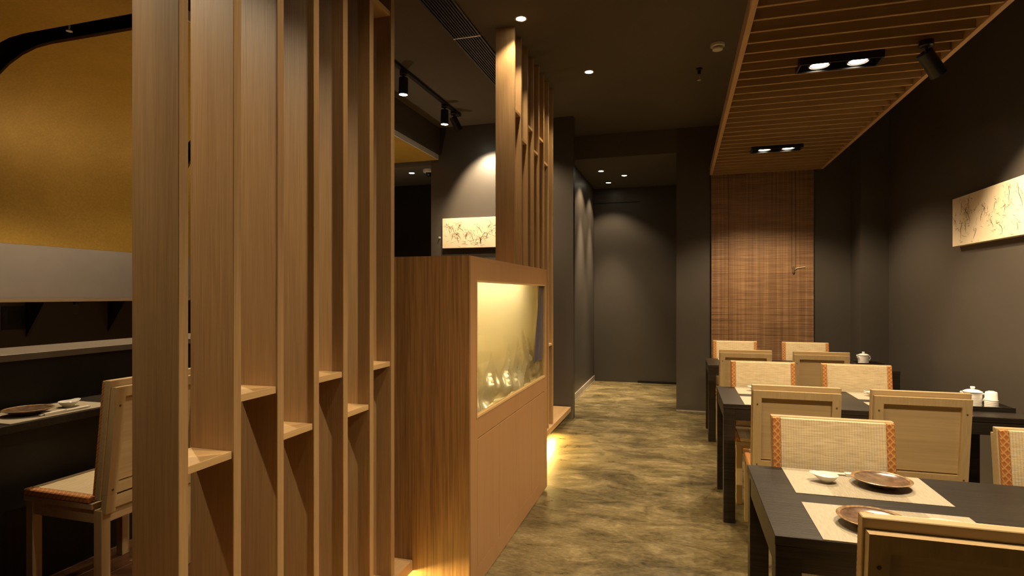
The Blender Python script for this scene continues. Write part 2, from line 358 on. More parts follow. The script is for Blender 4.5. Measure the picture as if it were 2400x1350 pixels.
# window casing, cavity and pane
bm = bmesh.new()
for d in ((xf + .002, CX + .004, WY0, WY1, WZ0, WZ0 + .012), (xf + .002, CX + .004, WY0, WY1, WZ1 - .008, WZ1), (xf + .002, CX + .004, WY0, WY0 + .006, WZ0 + .012, WZ1 - .008), (xf + .002, CX + .004, WY1 - .008, WY1, WZ0 + .012, WZ1 - .008)):
    bx(bm, d[0] - ox, d[1] - ox, d[2] - oy, d[3] - oy, d[4], d[5])
obj('window_bead', bm, 'shelf_wood', cab)
bm = bmesh.new(); xb = -1.36
for d in ((xb - .01, xb, WY0 - .03, WY1 + .03, WZ0 - .03, WZ1 + .06), (xb, xf, WY0 - .03, WY0 - .02, WZ0 - .03, WZ1 + .06), (xb, xf, WY1 + .02, WY1 + .03, WZ0 - .03, WZ1 + .06), (xb, xf, WY0 - .02, WY1 + .02, WZ0 - .03, WZ0 - .02), (xb, xf, WY0 - .02, WY1 + .02, WZ1 + .05, WZ1 + .06)):
    bx(bm, d[0] - ox, d[1] - ox, d[2] - oy, d[3] - oy, d[4], d[5])
tank = obj('tank_lining', bm, 'tank_wall', cab)
cbox('lamp_tube', (-1.16, -1.12, WY0 + .05, WY1 - .35, WZ1 + .03, WZ1 + .048), 'tank_lamp', 0, tank)
cbox('glass_pane', (CX - .010, CX - .005, WY0 + .002, WY1 - .002, WZ0 + .003, WZ1 - .003), 'pane', 0)
# plastic film hung behind the pane: smooth above, slumped into folds at its foot
bm = bmesh.new(); NY, NZ = 150, 90
FOLDS = [(0.05, 0.42, -0.05, 0.030, 0.030), (0.16, 0.20, 0.14, 0.028, 0.022), (0.30, 0.36, 0.16, 0.022, 0.034), (0.45, 0.22, 0.10, 0.040, 0.030), (0.62, 0.38, 0.18, 0.020, 0.034), (0.72, 0.22, 0.06, 0.028, 0.022),
         (0.84, 0.40, 0.17, 0.018, 0.036), (0.93, 0.30, 0.12, 0.022, 0.030), (1.02, 0.36, 0.20, 0.020, 0.030), (1.20, 0.50, -0.12, 0.022, 0.036), (1.33, 0.42, -0.10, 0.022, 0.028), (1.40, 0.24, 0.05, 0.03, 0.02)]
vs = []
for i in range(NY + 1):
    for j in range(NZ + 1):
        y = i / NY * 1.475; s_ = j / NZ
        h = s_ * 0.69
        dx = -0.05 - 0.012 * math.sin(2.1 * y)
        low = max(0.0, 1 - h / 0.30)
        for (fy, ht, sl, wd, am) in FOLDS:
            hh = ht * 0.80
            if h < hh:
                t = (y - fy - sl * (h / hh) - 0.05 * low * low) / (wd * (0.40 + 0.55 * (1 - h / hh)))
                dx += am * math.exp(-t * t) * math.sin(PI * min(1, 0.22 + 0.78 * (h / hh))) ** 0.8
        dx += low * (0.016 * math.sin(8.5 * y + 30 * h * (1 + 0.4 * math.sin(4 * y))) + 0.010 * math.sin(21 * y - 18 * h))
        vs.append(bm.verts.new((min(CX - .014, CX - .012 + dx) - ox, WY0 - .015 + y - oy, WZ0 - .012 + h)))
for i in range(NY):
    for j in range(NZ):
        a = i * (NZ + 1) + j; bm.faces.new((vs[a], vs[a + NZ + 1], vs[a + NZ + 2], vs[a + 1]))
obj('plastic_film', bm, 'film', tank, smooth=True)
bm = bmesh.new(); vs = []  # bluish wavy sheet at the window's far end, wider towards its foot
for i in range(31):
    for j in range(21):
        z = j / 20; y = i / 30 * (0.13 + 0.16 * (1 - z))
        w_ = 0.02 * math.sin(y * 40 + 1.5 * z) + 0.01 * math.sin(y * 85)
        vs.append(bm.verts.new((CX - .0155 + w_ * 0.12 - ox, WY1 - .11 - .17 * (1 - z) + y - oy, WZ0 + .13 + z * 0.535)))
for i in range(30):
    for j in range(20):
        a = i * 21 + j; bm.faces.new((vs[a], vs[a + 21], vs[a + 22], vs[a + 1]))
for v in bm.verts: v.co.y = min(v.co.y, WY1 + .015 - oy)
obj('blue_sheet', bm, 'blue_sheet', tank, smooth=True)

# ------------------------------------------------------------------ gold canopy over the bar
ZS, XW, XE = 3.05, -4.78, -2.822
RB = 0.85
prof = [(XE, ZS), (-2.97, ZS)] + [(-2.97 - (3.93 - 2.97) * k / 6, ZS) for k in range(1, 7)]

prof += [(XW + RB - RB * math.sin(R(9 * k)), ZS - RB + RB * math.cos(R(9 * k))) for k in range(1, 11)]
prof += [(XW, ZS - RB - (ZS - RB - 1.80) * k / 4) for k in range(1, 5)]
ysta = [-1.9, 0.2, 1.2, 2.0, 2.54, 2.70, 3.4, 4.29, 4.46, 5.4, 6.36]
slots = [(2.54, 2.70), (4.29, 4.46)]
cnp = thing('gold_canopy', 'large curved gold canopy above the bar with dark slots', 'canopy', (-3.8, 2.2, 1.80))
bm = bmesh.new()
g = [[bm.verts.new((x + 3.8, y - 2.2, z - 1.8)) for (x, z) in prof] for y in ysta]
for i in range(len(ysta) - 1):
    for j in range(len(prof) - 1):
        if (ysta[i], ysta[i + 1]) in slots and 1 <= j <= 16: continue
        bm.faces.new((g[i][j], g[i + 1][j], g[i + 1][j + 1], g[i][j + 1]))
sh = obj('shell', bm, 'gold', cnp, smooth=True)
sm = sh.modifiers.new('thickness', 'SOLIDIFY'); sm.thickness = 0.02; sm.offset = 1; sm.use_even_offset = True; sh.modifiers.new('crisp_rim', 'EDGE_SPLIT').split_angle = R(35)
# dark recess behind each slot
for (a, b_) in slots:
    bm = bmesh.new()
    pr = [(x + (0.0), z + 0.12) if x > XW + RB else (x - 0.13 * math.sin(math.atan2(XW + RB - x, z - (ZS - RB))), z + 0.13 * math.cos(math.atan2(XW + RB - x, z - (ZS - RB)))) for (x, z) in prof[1:18]]
    rows = []
    for y in (a - .02, b_ + .02): rows.append([bm.verts.new((x + 3.8, y - 2.2, z - 1.8)) for (x, z) in pr])
    inner = []
    for y in (a - .02, b_ + .02): inner.append([bm.verts.new((x + 3.8 - (0.022 if z < ZS - 0.01 else 0), y - 2.2, z + .022 - 1.8)) for (x, z) in prof[1:18]])
    for k in range(len(pr) - 1):
        bm.faces.new((rows[0][k], rows[1][k], rows[1][k + 1], rows[0][k + 1]))
        for q in (0, 1): bm.faces.new((inner[q][k], inner[q][k + 1], rows[q][k + 1], rows[q][k]))
    obj('slot_channel', bm, 'black_metal', cnp)
box('edge_trim', (XE + 3.8, XE + 3.8 + .012, -1.9 - 2.2, 6.36 - 2.2, ZS - 1.8, ZS + .06 - 1.8), 'alu', cnp)
def sprinkler(label, loc, group='sprinkler heads'):
    t = thing('sprinkler', label, 'sprinkler', loc, 0, group)
    bm = bmesh.new(); lathe(bm, [(0.028, 0), (0.028, -.012), (0.014, -.016), (0.014, -.05)], 12); obj('socket', bm, 'black_metal', t)
    bm = bmesh.new(); lathe(bm, [(0.004, -.05), (0.006, -.075), (0.004, -.10), (0.018, -.102), (0.018, -.106)], 10); obj('bulb', bm, 'alu', t)
    return t
sprinkler('small sprinkler head hanging in the canopy slot', (-3.66, 2.62, ZS + .118))
sprinkler('small sprinkler head on dark ceiling between smoke detector and corridor', (0.16, 5.38, ZC))

# ------------------------------------------------------------------ bar and kitchen behind it
bar = thing('bar_counter', 'long black bar counter with raised rear ledge', 'bar', (-3.0, 2.2, PZ))
def bbox(name, d, mat, bevel=0.002): return box(name, (d[0] + 3.0, d[1] + 3.0, d[2] - 2.2, d[3] - 2.2, d[4] - PZ, d[5] - PZ), mat, bar, bevel=bevel)
bbox('counter_top', (-3.03, -2.65, -1.8, 6.0, .845, .88), 'black_wood')
bbox('front_panel', (-3.03, -2.72, -1.8, 6.0, PZ + .012, .845), 'black_panel')
bbox('ledge_riser', (-3.40, -3.03, -1.8, 6.0, PZ + .012, 1.105), 'black_panel')
M['ledge'] = plain('ledge_top', (0.16, 0.135, 0.11), 0.4, 0, 0.5, 0.1)
bbox('ledge_top', (-3.42, -3.01, -1.8, 6.0, 1.105, 1.138), 'ledge')
shf = thing('wall_shelf', 'long pale-edged shelf on brackets along the kitchen wall', 'shelf', (-5.85, 2.5, 1.35))
M['pale_edge'] = plain('pale_shelf', (0.70, 0.56, 0.36), 0.5, 0, 0.4, 0.05)
box('board', (-.15, .15, -3.5, 3.8, 0, .03), 'pale_edge', shf)
for yb in (yray(108, -5.75) - 2.5, yray(296, -5.75) - 2.5, yray(448, -5.75) - 2.1, -0.5, -1.6):
    bm = bmesh.new(); a = [bm.verts.new((p[0], yb + q, p[1])) for q in (-.012, .012) for p in ((-.148, 0), (.10, 0), (-.148, -.34))]
    bm.faces.new(a[:3]); bm.faces.new(a[3:][::-1])
    for k in range(3): bm.faces.new((a[k], a[(k + 1) % 3], a[3 + (k + 1) % 3], a[3 + k]))
    obj('bracket', bm, 'black_metal', shf)
lb = thing('light_bulb', 'clear unlit bulb hanging beneath the kitchen shelf', 'bulb', (-5.75, yray(178, -5.75), 1.349))
bm = bmesh.new(); lathe(bm, [(.022, 0), (.022, -.03)], 12); obj('socket', bm, 'black_metal', lb)
bm = bmesh.new(); lathe(bm, [(.018, -.03), (.03, -.06), (.034, -.09), (.02, -.125), (.004, -.13)], 12); obj('glass', bm, 'pane', lb, smooth=True)
ws = thing('wall_socket', 'small dark square socket plate on the kitchen wall', 'socket', (-5.999, yray(32, -6.0), 1.20))
box('plate', (0, .008, -.10, .10, -.11, .11), 'black_metal', ws); box('rocker', (.008, .012, -.05, .05, -.06, .06), 'black_panel', ws)
kl = thing('tube_light', 'tube light over the kitchen worktop behind the canopy', 'light', (-5.05, 3.2, 2.55))
box('batten', (-.03, .03, -2.2, 2.4, .03, .07), 'white_plastic', kl)
M['tube'] = emit('kitchen_tube', (1.0, 0.80, 0.58), 16.0)
bm = bmesh.new(); tube(bm, [(0, -2.1, .012), (0, 2.3, .012)], .017, 10); obj('tube', bm, 'tube', kl)
for yy in (-1.8, 2.0):
    bm = bmesh.new(); tube(bm, [(0, yy, .07), (0, yy, ZC - 2.55)], .006, 6); obj('hanger_rod', bm, 'black_metal', kl)

# ------------------------------------------------------------------ bamboo blind
bl = thing('bamboo_blind', 'brown woven bamboo roller blind hanging on dark wall', 'blind', (0.905, YB - .035, 0.50))
bm = bmesh.new(); rr = random.Random(4); z = 0.03
while z < 2.40:
    hz = rr.uniform(.006, .012); dz = rr.uniform(0, .0035)
    bx(bm, -.551, .551, -.004 - dz, .003, z, z + hz - .0012); z += hz
rd = obj('reed_sheet', bm, 'reed', bl); rd['kind'] = 'stuff'
box('head_rail', (-.56, .56, -.02, .03, 2.40, 2.45), 'reed', bl); box('bottom_rail', (-.553, .553, -.012, .008, 0, .03), 'reed', bl)
for xx in (-.36, .32, .36):
    bm = bmesh.new(); tube(bm, [(xx, -.012, 2.4), (xx, -.012, 1.22 if xx > 0 else .02)], .0025, 5); obj('cord', bm, 'ink', bl)
bm = bmesh.new(); lathe(bm, [(.006, .05), (.014, .03), (.014, -.01), (.006, -.03)], 10, .34, -.018, 1.19); obj('cord_toggle', bm, 'ink', bl)
bm = bmesh.new(); tube(bm, [(.34, -.018, 1.2), (.38, -.02, 1.225), (.46, -.016, 1.235)], .003, 5); obj('cord', bm, 'paper', bl)

# ------------------------------------------------------------------ wall canvases with generic ink strokes
def canvas(label, loc, rotz, wd, ht, seed, dens):
    t = thing('canvas_print', label, 'canvas', loc, rotz, 'long pale canvases')
    box('stretched_canvas', (-wd / 2, wd / 2, -.045, 0, -ht / 2, ht / 2), 'canvas', t, bevel=0.003)
    r = random.Random(seed); bm = bmesh.new()
    def stroke(x, z, a, L, wdt):
        n_ = 6; pts = []
        for k in range(n_ + 1):
            pts.append((x, z, wdt * (0.35 + math.sin(PI * (k + .4) / (n_ + .8)))))
            x += math.cos(a) * L / n_; z += math.sin(a) * L / n_; a += r.uniform(-.45, .45)
            if abs(x) > wd / 2 - .01 or abs(z) > ht / 2 - .01: break
        for (p, q) in zip(pts, pts[1:]):
            dx, dz = q[0] - p[0], q[1] - p[1]; ll = math.hypot(dx, dz) or 1; nx, nz = -dz / ll, dx / ll
            vv = [bm.verts.new((p[0] + nx * p[2], -.0456, p[1] + nz * p[2])), bm.verts.new((p[0] - nx * p[2], -.0456, p[1] - nz * p[2])), bm.verts.new((q[0] - nx * q[2], -.0456, q[1] - nz * q[2])), bm.verts.new((q[0] + nx * q[2], -.0456, q[1] + nz * q[2]))]
            bm.faces.new(vv)
        return pts[-1]
    for c in range(dens):
        cx_ = r.uniform(-wd / 2 + .06, wd / 2 - .06); cz = r.uniform(-ht * .40, ht * .30)
        p = stroke(cx_, cz - .03, PI / 2 + r.uniform(-.4, .4), r.uniform(.05, .11), .0022)
        for k in range(r.randint(8, 16)):
            stroke(p[0] + r.gauss(0, .03), p[1] + r.gauss(0, .022), r.uniform(0, 2 * PI), r.uniform(.012, .04), r.uniform(.0006, .0013))
        for k in range(r.randint(2, 5)):
            stroke(cx_ + r.gauss(0, .05), cz - .05 + r.gauss(0, .01), r.uniform(-.3, .3), r.uniform(.02, .06), .0008)
    o = obj('ink_strokes', bm, 'ink', t); o['kind'] = 'stuff'
    return t
canvas('long pale ink-brushed canvas on the wall beside the tables', (XR - .003, 4.42, 1.98), -PI / 2, 1.72, 0.375, 3, 26)
canvas('long pale ink-brushed canvas on the wall behind slat screens', (-2.235, 6.397, 2.155), 0, 1.05, 0.36, 9, 22)
hk = thing('wall_hook', 'tiny metal hook on wall beside the canvas behind slat screens', 'hook', (-2.815, 6.4, 2.11))
bm = bmesh.new(); lathe(bm, [(.014, 0), (.012, .006)], 12); o = obj('plate', bm, 'alu', hk, rot=(PI / 2, 0, 0))
bm = bmesh.new(); tube(bm, [(0, -.004, 0), (0, -.03, -.004), (0, -.034, .012)], .004, 6); obj('peg', bm, 'alu', hk)

# ------------------------------------------------------------------ tables
TX0, TX1, TH = 0.255, 1.865, 0.74
TY = [(1.752, 2.447), (3.768, 4.472), (5.80, 6.42)]
WHERE = ['farthest from the bamboo blind', 'in the middle of the row', 'nearest the bamboo blind']
for i, (y0, y1) in enumerate(TY):
    L_, D_ = TX1 - TX0, y1 - y0
    t = thing('dining_table', 'black wooden dining table, the one ' + WHERE[i], 'table', ((TX0 + TX1) / 2, (y0 + y1) / 2, 0), 0, 'black dining tables')
    box('table_top', (-L_ / 2, L_ / 2, -D_ / 2, D_ / 2, TH - .028, TH), 'black_wood', t, bevel=.0015)
    bm = bmesh.new()
    for d in ((-L_ / 2 + .005, L_ / 2 - .005, -D_ / 2 + .005, -D_ / 2 + .03), (-L_ / 2 + .005, L_ / 2 - .005, D_ / 2 - .03, D_ / 2 - .005), (-L_ / 2 + .005, -L_ / 2 + .03, -D_ / 2 + .03, D_ / 2 - .03), (L_ / 2 - .03, L_ / 2 - .005, -D_ / 2 + .03, D_ / 2 - .03)):
        bx(bm, *d, TH - .10, TH - .0285)
    obj('apron', bm, 'black_wood', t)
    for sx_ in (-1, 1):
        for sy_ in (-1, 1):
            cx_, cy_ = sx_ * (L_ / 2 - .036), sy_ * (D_ / 2 - .036)
            box('leg', (cx_ - .034, cx_ + .034, cy_ - .034, cy_ + .034, 0, TH - .0285), 'black_wood', t)

# ------------------------------------------------------------------ chairs (local: front is +y)
def make_chair(label):
    t = thing('tatami_chair', label, 'chair', (0, 0, 0), 0, 'pale wood tatami chairs')
    for sx_ in (-1, 1):
        box('leg', (sx_ * .199 - .019, sx_ * .199 + .019, .172, .21, 0, .40), 'ash_z', t)
        box('leg', (sx_ * .199 - .019, sx_ * .199 + .019, -.21, -.168, 0, .40), 'ash_z', t)
    bm = bmesh.new()
    for d in ((-.18, .18, .178, .204), (-.18, .18, -.204, -.178), (-.212, -.186, -.168, .172), (.186, .212, -.168, .172)): bx(bm, *d, .345, .40)
    obj('seat_rail', bm, 'ash_x', t)
    box('seat_board', (-.222, .222, -.165, .218, .40, .425), 'ash_x', t, bevel=.002)
    sp = box('seat_pad', (-.194, .194, -.150, .214, .425, .45), 'tatami', t, bevel=.004)
    for sx_ in (-1, 1):
        a, b_ = sorted((sx_ * .194, sx_ * .226)); box('border', (a, b_, -.150, .214, .4255, .4515), 'brocade', sp, bevel=.004)
    # reclined back: sheared in y with height
    def lean(o, y0=-.165, k=.115):
        for v in o.data.vertices: v.co.y += -k * (v.co.z - .42)
        o.data.update(); return o
    yb = -.165
    bp = lean(box('back_pad', (-.188, .188, yb - .004, yb + .010, .455, .918), 'tatami', t, bevel=.003))
    for sx_ in (-1, 1):
        a, b_ = sorted((sx_ * .188, sx_ * .217)); lean(box('border', (a, b_, yb - .006, yb + .011, .455, .919), 'brocade', bp, bevel=.003))
    lean(box('back_board', (-.220, .220, yb - .036, yb - .006, .44, .922), 'ash_x', t, bevel=.002))
    bm = bmesh.new(); y0, y1 = yb - .066, yb - .037
    for d in ((-.214, .214, .855, .895), (-.214, .214, .462, .50), (-.214, -.172, .50, .855), (.172, .214, .50, .855)): bx(bm, d[0], d[1], y0, y1, d[2], d[3])
    lean(obj('back_frame', bm, 'ash_z', t))
    for sx_ in (-1, 1):
        a, b_ = sorted((sx_ * .172, sx_ * .214)); lean(box('back_post', (a, b_, y0, y1, .385, .461), 'ash_z', t))
    lean(box('back_panel', (-.172, .172, yb - .047, yb - .0375, .507, .855), 'ash_x', t, bevel=0))
    lean(box('lower_rail', (-.172, .172, y0 + .004, y1, .40, .452), 'ash_x', t))
    for sx_ in (-1, 1):
        for zz in (.82, .48):
            bm = bmesh.new(); lathe(bm, [(.005, 0), (.004, .002)], 8); o = obj('screw', bm, 'ink', t, (sx_ * .193, y0 - .115 * (zz - .42) - .0003, zz), (PI / 2, 0, 0))
    return t
# (x, y of the back's top edge, +1 faces the blind / -1 back to the blind)
SPOTS = [(.612, 1.475, 1, 0, 0), (.575, 2.545, -1, 0, 0), (1.35, 2.545, -1, 0, 1),
         (.600, 3.415, 1, 1, 0), (1.178, 3.415, 1, 1, 1), (.580, 4.560, -1, 1, 0), (1.190, 4.560, -1, 1, 1),
         (.556, 5.50, 1, 2, 0), (1.168, 5.50, 1, 2, 1), (.556, 6.515, -1, 2, 0), (1.235, 6.515, -1, 2, 1)]
first = None
TNAME = ['at table farthest from blind', 'at the middle table', 'at table nearest blind']
for (x, y, d, ti, pl) in SPOTS:
    lab = 'pale tatami chair %s, %s place, %s' % (TNAME[ti], 'wall-side' if pl else 'aisle-side', 'facing the blind' if d > 0 else 'its back to the blind')
    off = .165 + .115 * .5           # from the origin to the top of the pad
    loc = (x, y + d * (off + .004), 0); rz = (0 if d > 0 else PI) + R(random.uniform(-.8, .8))
    if first is None: first = make_chair(lab); first.location = loc; first.rotation_euler = (0, 0, rz)
    else: dup(first, loc, rz, lab)
bc = dup(first, (-2.42, 1.925, PZ + .0125), PI / 2, 'pale tatami chair drawn up to the black bar counter')

# ------------------------------------------------------------------ table settings
def make_plate(label):
    t = thing('plate', label, 'plate', (0, 0, 0), 0, 'brown glazed plates')
    bm = bmesh.new(); lathe(bm, [(.042, 0), (.045, .011), (.072, .016), (.092, .0245), (.094, .027), (.090, .028), (.076, .021), (.05, .0175), (.0, .017)], 36, cap=False)
    obj('body', bm, 'glaze', t, smooth=True)
    bm = bmesh.new()
    a = [bm.verts.new((r_ * math.cos(2 * PI * k / 36), r_ * math.sin(2 * PI * k / 36), z_)) for r_, z_ in ((.0938, .0272), (.0898, .0288), (.083, .0255)) for k in range(36)]
    for q in (0, 36):
        for k in range(36): bm.faces.new((a[q + k], a[q + (k + 1) % 36], a[q + 36 + (k + 1) % 36], a[q + 36 + k]))
    M.setdefault('rim', plain('rim_glaze', (0.27, 0.165, 0.08), 0.25, 0, 0.6, 0.5, 60))
    obj('rim', bm, 'rim', t, smooth=True)
    return t
def make_dish(label):
    t = thing('sauce_dish', label, 'dish', (0, 0, 0), 0, 'white sauce dishes')
    bm = bmesh.new(); lathe(bm, [(.0, .0), (.018, 0), (.019, .004), (.032, .014), (.040, .027), (.0385, .028), (.031, .017), (.018, .007), (.0, .006)], 32, cap=False)
    for v in bm.verts:      # pull one side to a pouring tip
        a = math.atan2(v.co.y, v.co.x); k_ = max(0, math.cos(a - PI)) ** 6; rr_ = math.hypot(v.co.x, v.co.y)
        if rr_ > .025: f_ = 1 + .38 * k_ * (rr_ - .025) / .015; v.co.x *= f_; v.co.y *= f_; v.co.z += .006 * k_
    bmesh.ops.remove_doubles(bm, verts=list(bm.verts), dist=1e-5)
    obj('bowl', bm, 'porcelain', t, smooth=True)
    bm = bmesh.new(); lathe(bm, [(.005, 0), (.004, .0015)], 10, -.026, .006, .0128); obj('red_mark', bm, 'red_mark', t, rot=(0, 0, 0))
    return t
def make_sticks(label):
    t = thing('chopsticks', label, 'chopsticks', (0, 0, 0), 0, 'chopsticks on placemats')
    for q in (-.005, .005):
        bm = bmesh.new(); tube(bm, [(-.11, q, .0045), (.11, q * .8, .0045)], .0042, 6, .0028); obj('stick', bm, 'paper', t)
    box('paper_sleeve', (.0, .095, -.012, .012, 0, .0105), 'paper', t, bevel=.001)
    return t
P0 = D0 = K0 = A0 = None
def setting(cx_, cy_, z, rz, where):
    global P0, D0, K0, A0
    c, s_ = math.cos(rz), math.sin(rz)
    def put(dx, dy, dz): return (cx_ + c * dx - s_ * dy, cy_ + s_ * dx + c * dy, z + dz)
    if A0 is None:
        A0 = box('placemat', (-.231, .231, -.149, .149, 0, .002), 'mat', None, (cx_, cy_, z), (0, 0, rz), bevel=0)
        tag(A0, 'woven beige placemat ' + where, 'placemat', 'beige placemats')
        P0 = make_plate('round brown glazed plate ' + where); P0.location = put(.072, .01, .002)
        D0 = make_dish('small white tipped sauce dish ' + where); D0.location = put(-.105, .005, .002); D0.rotation_euler = (0, 0, rz)
        K0 = make_sticks('pale chopsticks in paper ' + where); K0.location = put(-.02, .105, .002); K0.rotation_euler = (0, 0, rz)
    else:
        a = A0.copy(); C.objects.link(a); a.location = (cx_, cy_, z); a.rotation_euler = (0, 0, rz); a['label'] = 'woven beige placemat ' + where
        dup(P0, put(.072, .01, .002), rz, 'round brown glazed plate ' + where)
        dup(D0, put(-.105, .005, .002), rz, 'small white tipped sauce dish ' + where)
        dup(K0, put(-.02, .105, .002), rz, 'pale chopsticks in paper ' + where)
for i, (y0, y1) in enumerate(TY):
    for pl, cx_ in ((0, .61), (1, 1.43 if i == 0 else 1.335)):
        for far in (1, 0):
            cy_ = y1 - .155 if far else y0 + .152
            setting(cx_, cy_, TH, 0 if far else PI, 'on %s, %s, %s edge' % (('table farthest from blind', 'middle table', 'table nearest blind')[i], 'wall end' if pl else 'aisle end', 'blind-side' if far else 'opposite'))
setting(-2.812, 1.90, .8805, PI / 2 + PI, 'on the black bar counter')
# tray with teapot and cups
def ribbed(r, h, n_, base=.8):
    p = [(0.0, 0), (r * base, 0)]
    for k in range(n_):
        z0 = .004 + (h - .006) * k / n_; z1 = .004 + (h - .006) * (k + 1) / n_
        p += [(r, z0 + .0008), (r, z1 - .0022), (r - .0022, z1 - .0012)]
    return p
def make_pot(label, loc, rz):
    t = thing('teapot', label, 'teapot', loc, rz, 'white ribbed teapots')
    bm = bmesh.new(); lathe(bm, ribbed(.046, .082, 8) + [(.040, .084), (.0, .084)], 28, cap=False); obj('body', bm, 'porcelain', t, smooth=True)
    ld = bmesh.new(); lathe(ld, [(.048, .084), (.049, .089), (.030, .098), (.010, .102), (.010, .106), (.013, .112), (.011, .118), (.0, .119)], 28, cap=False); obj('lid', ld, 'porcelain', t, smooth=True)
    bm = bmesh.new(); tube(bm, [(-.040, 0, .055), (-.056, 0, .068), (-.066, 0, .088)], .013, 10, .006); obj('spout', bm, 'porcelain', t, smooth=True)
    bm = bmesh.new(); tube(bm, [(.042, 0, .072), (.064, 0, .074), (.070, 0, .055), (.060, 0, .036), (.042, 0, .032)], .005, 8); obj('handle', bm, 'porcelain', t, smooth=True)
    return t
def make_cup(label, loc, flip):
    t = thing('tea_cup', label, 'cup', loc, 0, 'white ribbed tea cups')
    bm = bmesh.new()
    p = [(0, 0), (.026, 0), (.029, .004), (.031, .045), (.033, .048), (.029, .048), (.026, .006), (0, .005)] if flip else ribbed(.034, .046, 4) + [(.034, .048), (.030, .048), (.027, .008), (0, .006)]
    lathe(bm, p, 24, cap=False); o = obj('body', bm, 'porcelain', t, smooth=True)
    if flip: o.rotation_euler = (PI, 0, 0); o.location = (0, 0, .048)
    bm = bmesh.new(); lathe(bm, [(.018, .0), (.018, .003)] if not flip else [(.018, .0475), (.016, .052)], 20); obj('foot_ring', bm, 'porcelain', t)
    return t
def tray(loc, label):
    t = thing('serving_tray', label, 'tray', loc, 0, 'black serving trays')
    box('base', (-.12, .12, -.10, .10, 0, .008), 'black_wood', t)
    bm = bmesh.new()
    for d in ((-.12, .12, -.10, -.092), (-.12, .12, .092, .10), (-.12, -.112, -.092, .092), (.112, .12, -.092, .092)): bx(bm, *d, .0082, .028)
    obj('rim', bm, 'black_wood', t)
    return t
tray((1.72, 4.04, TH), 'black lacquered tray under the teapot on the middle table')
make_pot('white ribbed lidded teapot on the middle table', (1.683, 4.065, TH + .009), R(10))
make_cup('upright white ribbed cup beside the teapot on the middle table', (1.757, 4.02, TH + .009), False)
make_cup('plain cup upturned on the ribbed cup, middle table', (1.757, 4.02, TH + .0575), True)
tray((1.72, 6.22, TH), 'black lacquered tray under the teapot on table nearest blind')
make_pot('white ribbed lidded teapot on the table nearest blind', (1.690, 6.22, TH + .009), R(20))

# ------------------------------------------------------------------ slatted ceiling panel
PX0, PX1, PY0, PY1, PB = 0.325, 1.515, 0.75, 7.02, 2.81
pn = thing('slatted_ceiling_panel', 'hanging oak slatted ceiling panel above the row of tables', 'ceiling panel', ((PX0 + PX1) / 2, (PY0 + PY1) / 2, PB))
hx, hy = (PX1 - PX0) / 2, (PY1 - PY0) / 2
box('side_rail', (-hx, -hx + .03, -hy, hy, 0, .085), 'plinth_wood', pn); box('side_rail', (hx - .03, hx, -hy, hy, 0, .085), 'plinth_wood', pn)
box('end_rail', (-hx + .03, hx - .03, -hy, -hy + .025, 0, .085), 'slat_wood', pn); box('end_rail', (-hx + .03, hx - .03, hy - .025, hy, 0, .085), 'slat_wood', pn)
FIX = [(0.915, 1.85), (0.92, 3.88), (0.885, 5.99)]
s0 = None; y = -hy + .14; N = 0
while y < hy - .06:
    yw = y + (PY0 + PY1) / 2
    hit = any(abs(yw + .009 - fy) < .075 for _, fy in FIX)
    if not hit:
        if s0 is None: s0 = box('slat', (-hx + .0305, hx - .0305, 0, .018, 0.0, .10), 'slat_wood', pn, (0, y, 0.008))
        else: child_copy(s0, pn, (0, y, 0.008))
    else:
        fx = [f for f in FIX if abs(yw + .009 - f[1]) < .075][0][0] - (PX0 + PX1) / 2
        box('slat', (-hx + .0305, fx - .232, 0, .018, 0, .10), 'slat_wood', pn, (0, y, 0.008)); box('slat', (fx + .232, hx - .0305, 0, .018, 0, .10), 'slat_wood', pn, (0, y, 0.008))
    y += .14
for xx in (-hx + .35, hx - .35):
    for yy in (-hy + .149, -hy + .149 + .14 * 20, -hy + .149 + .14 * 41):
        bm = bmesh.new(); tube(bm, [(xx, yy, .108), (xx, yy, ZC - PB)], .006, 6); obj('hanger_rod', bm, 'black_metal', pn)
FL = ['above the table farthest from the bamboo blind', 'above the middle table', 'above the table nearest the bamboo blind']
FE = [128, 122, 125]
for i, (fx, fy) in enumerate(FIX):
    t = thing('twin_spot_light', 'black twin spotlight set in slatted panel ' + FL[i], 'light', (fx, fy, PB), 0, 'twin spotlights in the slatted panel')
    bm = bmesh.new()
    for d in ((-.225, .225, -.075, -.066, 0, .10), (-.225, .225, .066, .075, 0, .10), (-.225, -.216, -.066, .066, 0, .10), (.216, .225, -.066, .066, 0, .10), (-.216, .216, -.066, .066, .05, .10)): bx(bm, *d)
    obj('housing', bm, 'black_metal', t)
    for sx_ in (-.105, .105):
        bm = bmesh.new(); lathe(bm, [(.062, .0495), (.062, .012), (.056, .010), (.052, .04)], 28, cap=False); rg = obj('lamp_ring', bm, 'black_metal', t, (sx_, 0, 0), smooth=True)
        bm = bmesh.new(); lathe(bm, [(.050, .020), (.040, .014), (.0, .013)], 28, cap=False); obj('lens', bm, 'lamp', rg, smooth=True)
        spot(t, (sx_, 0, .004), FE[i], 128, .45)
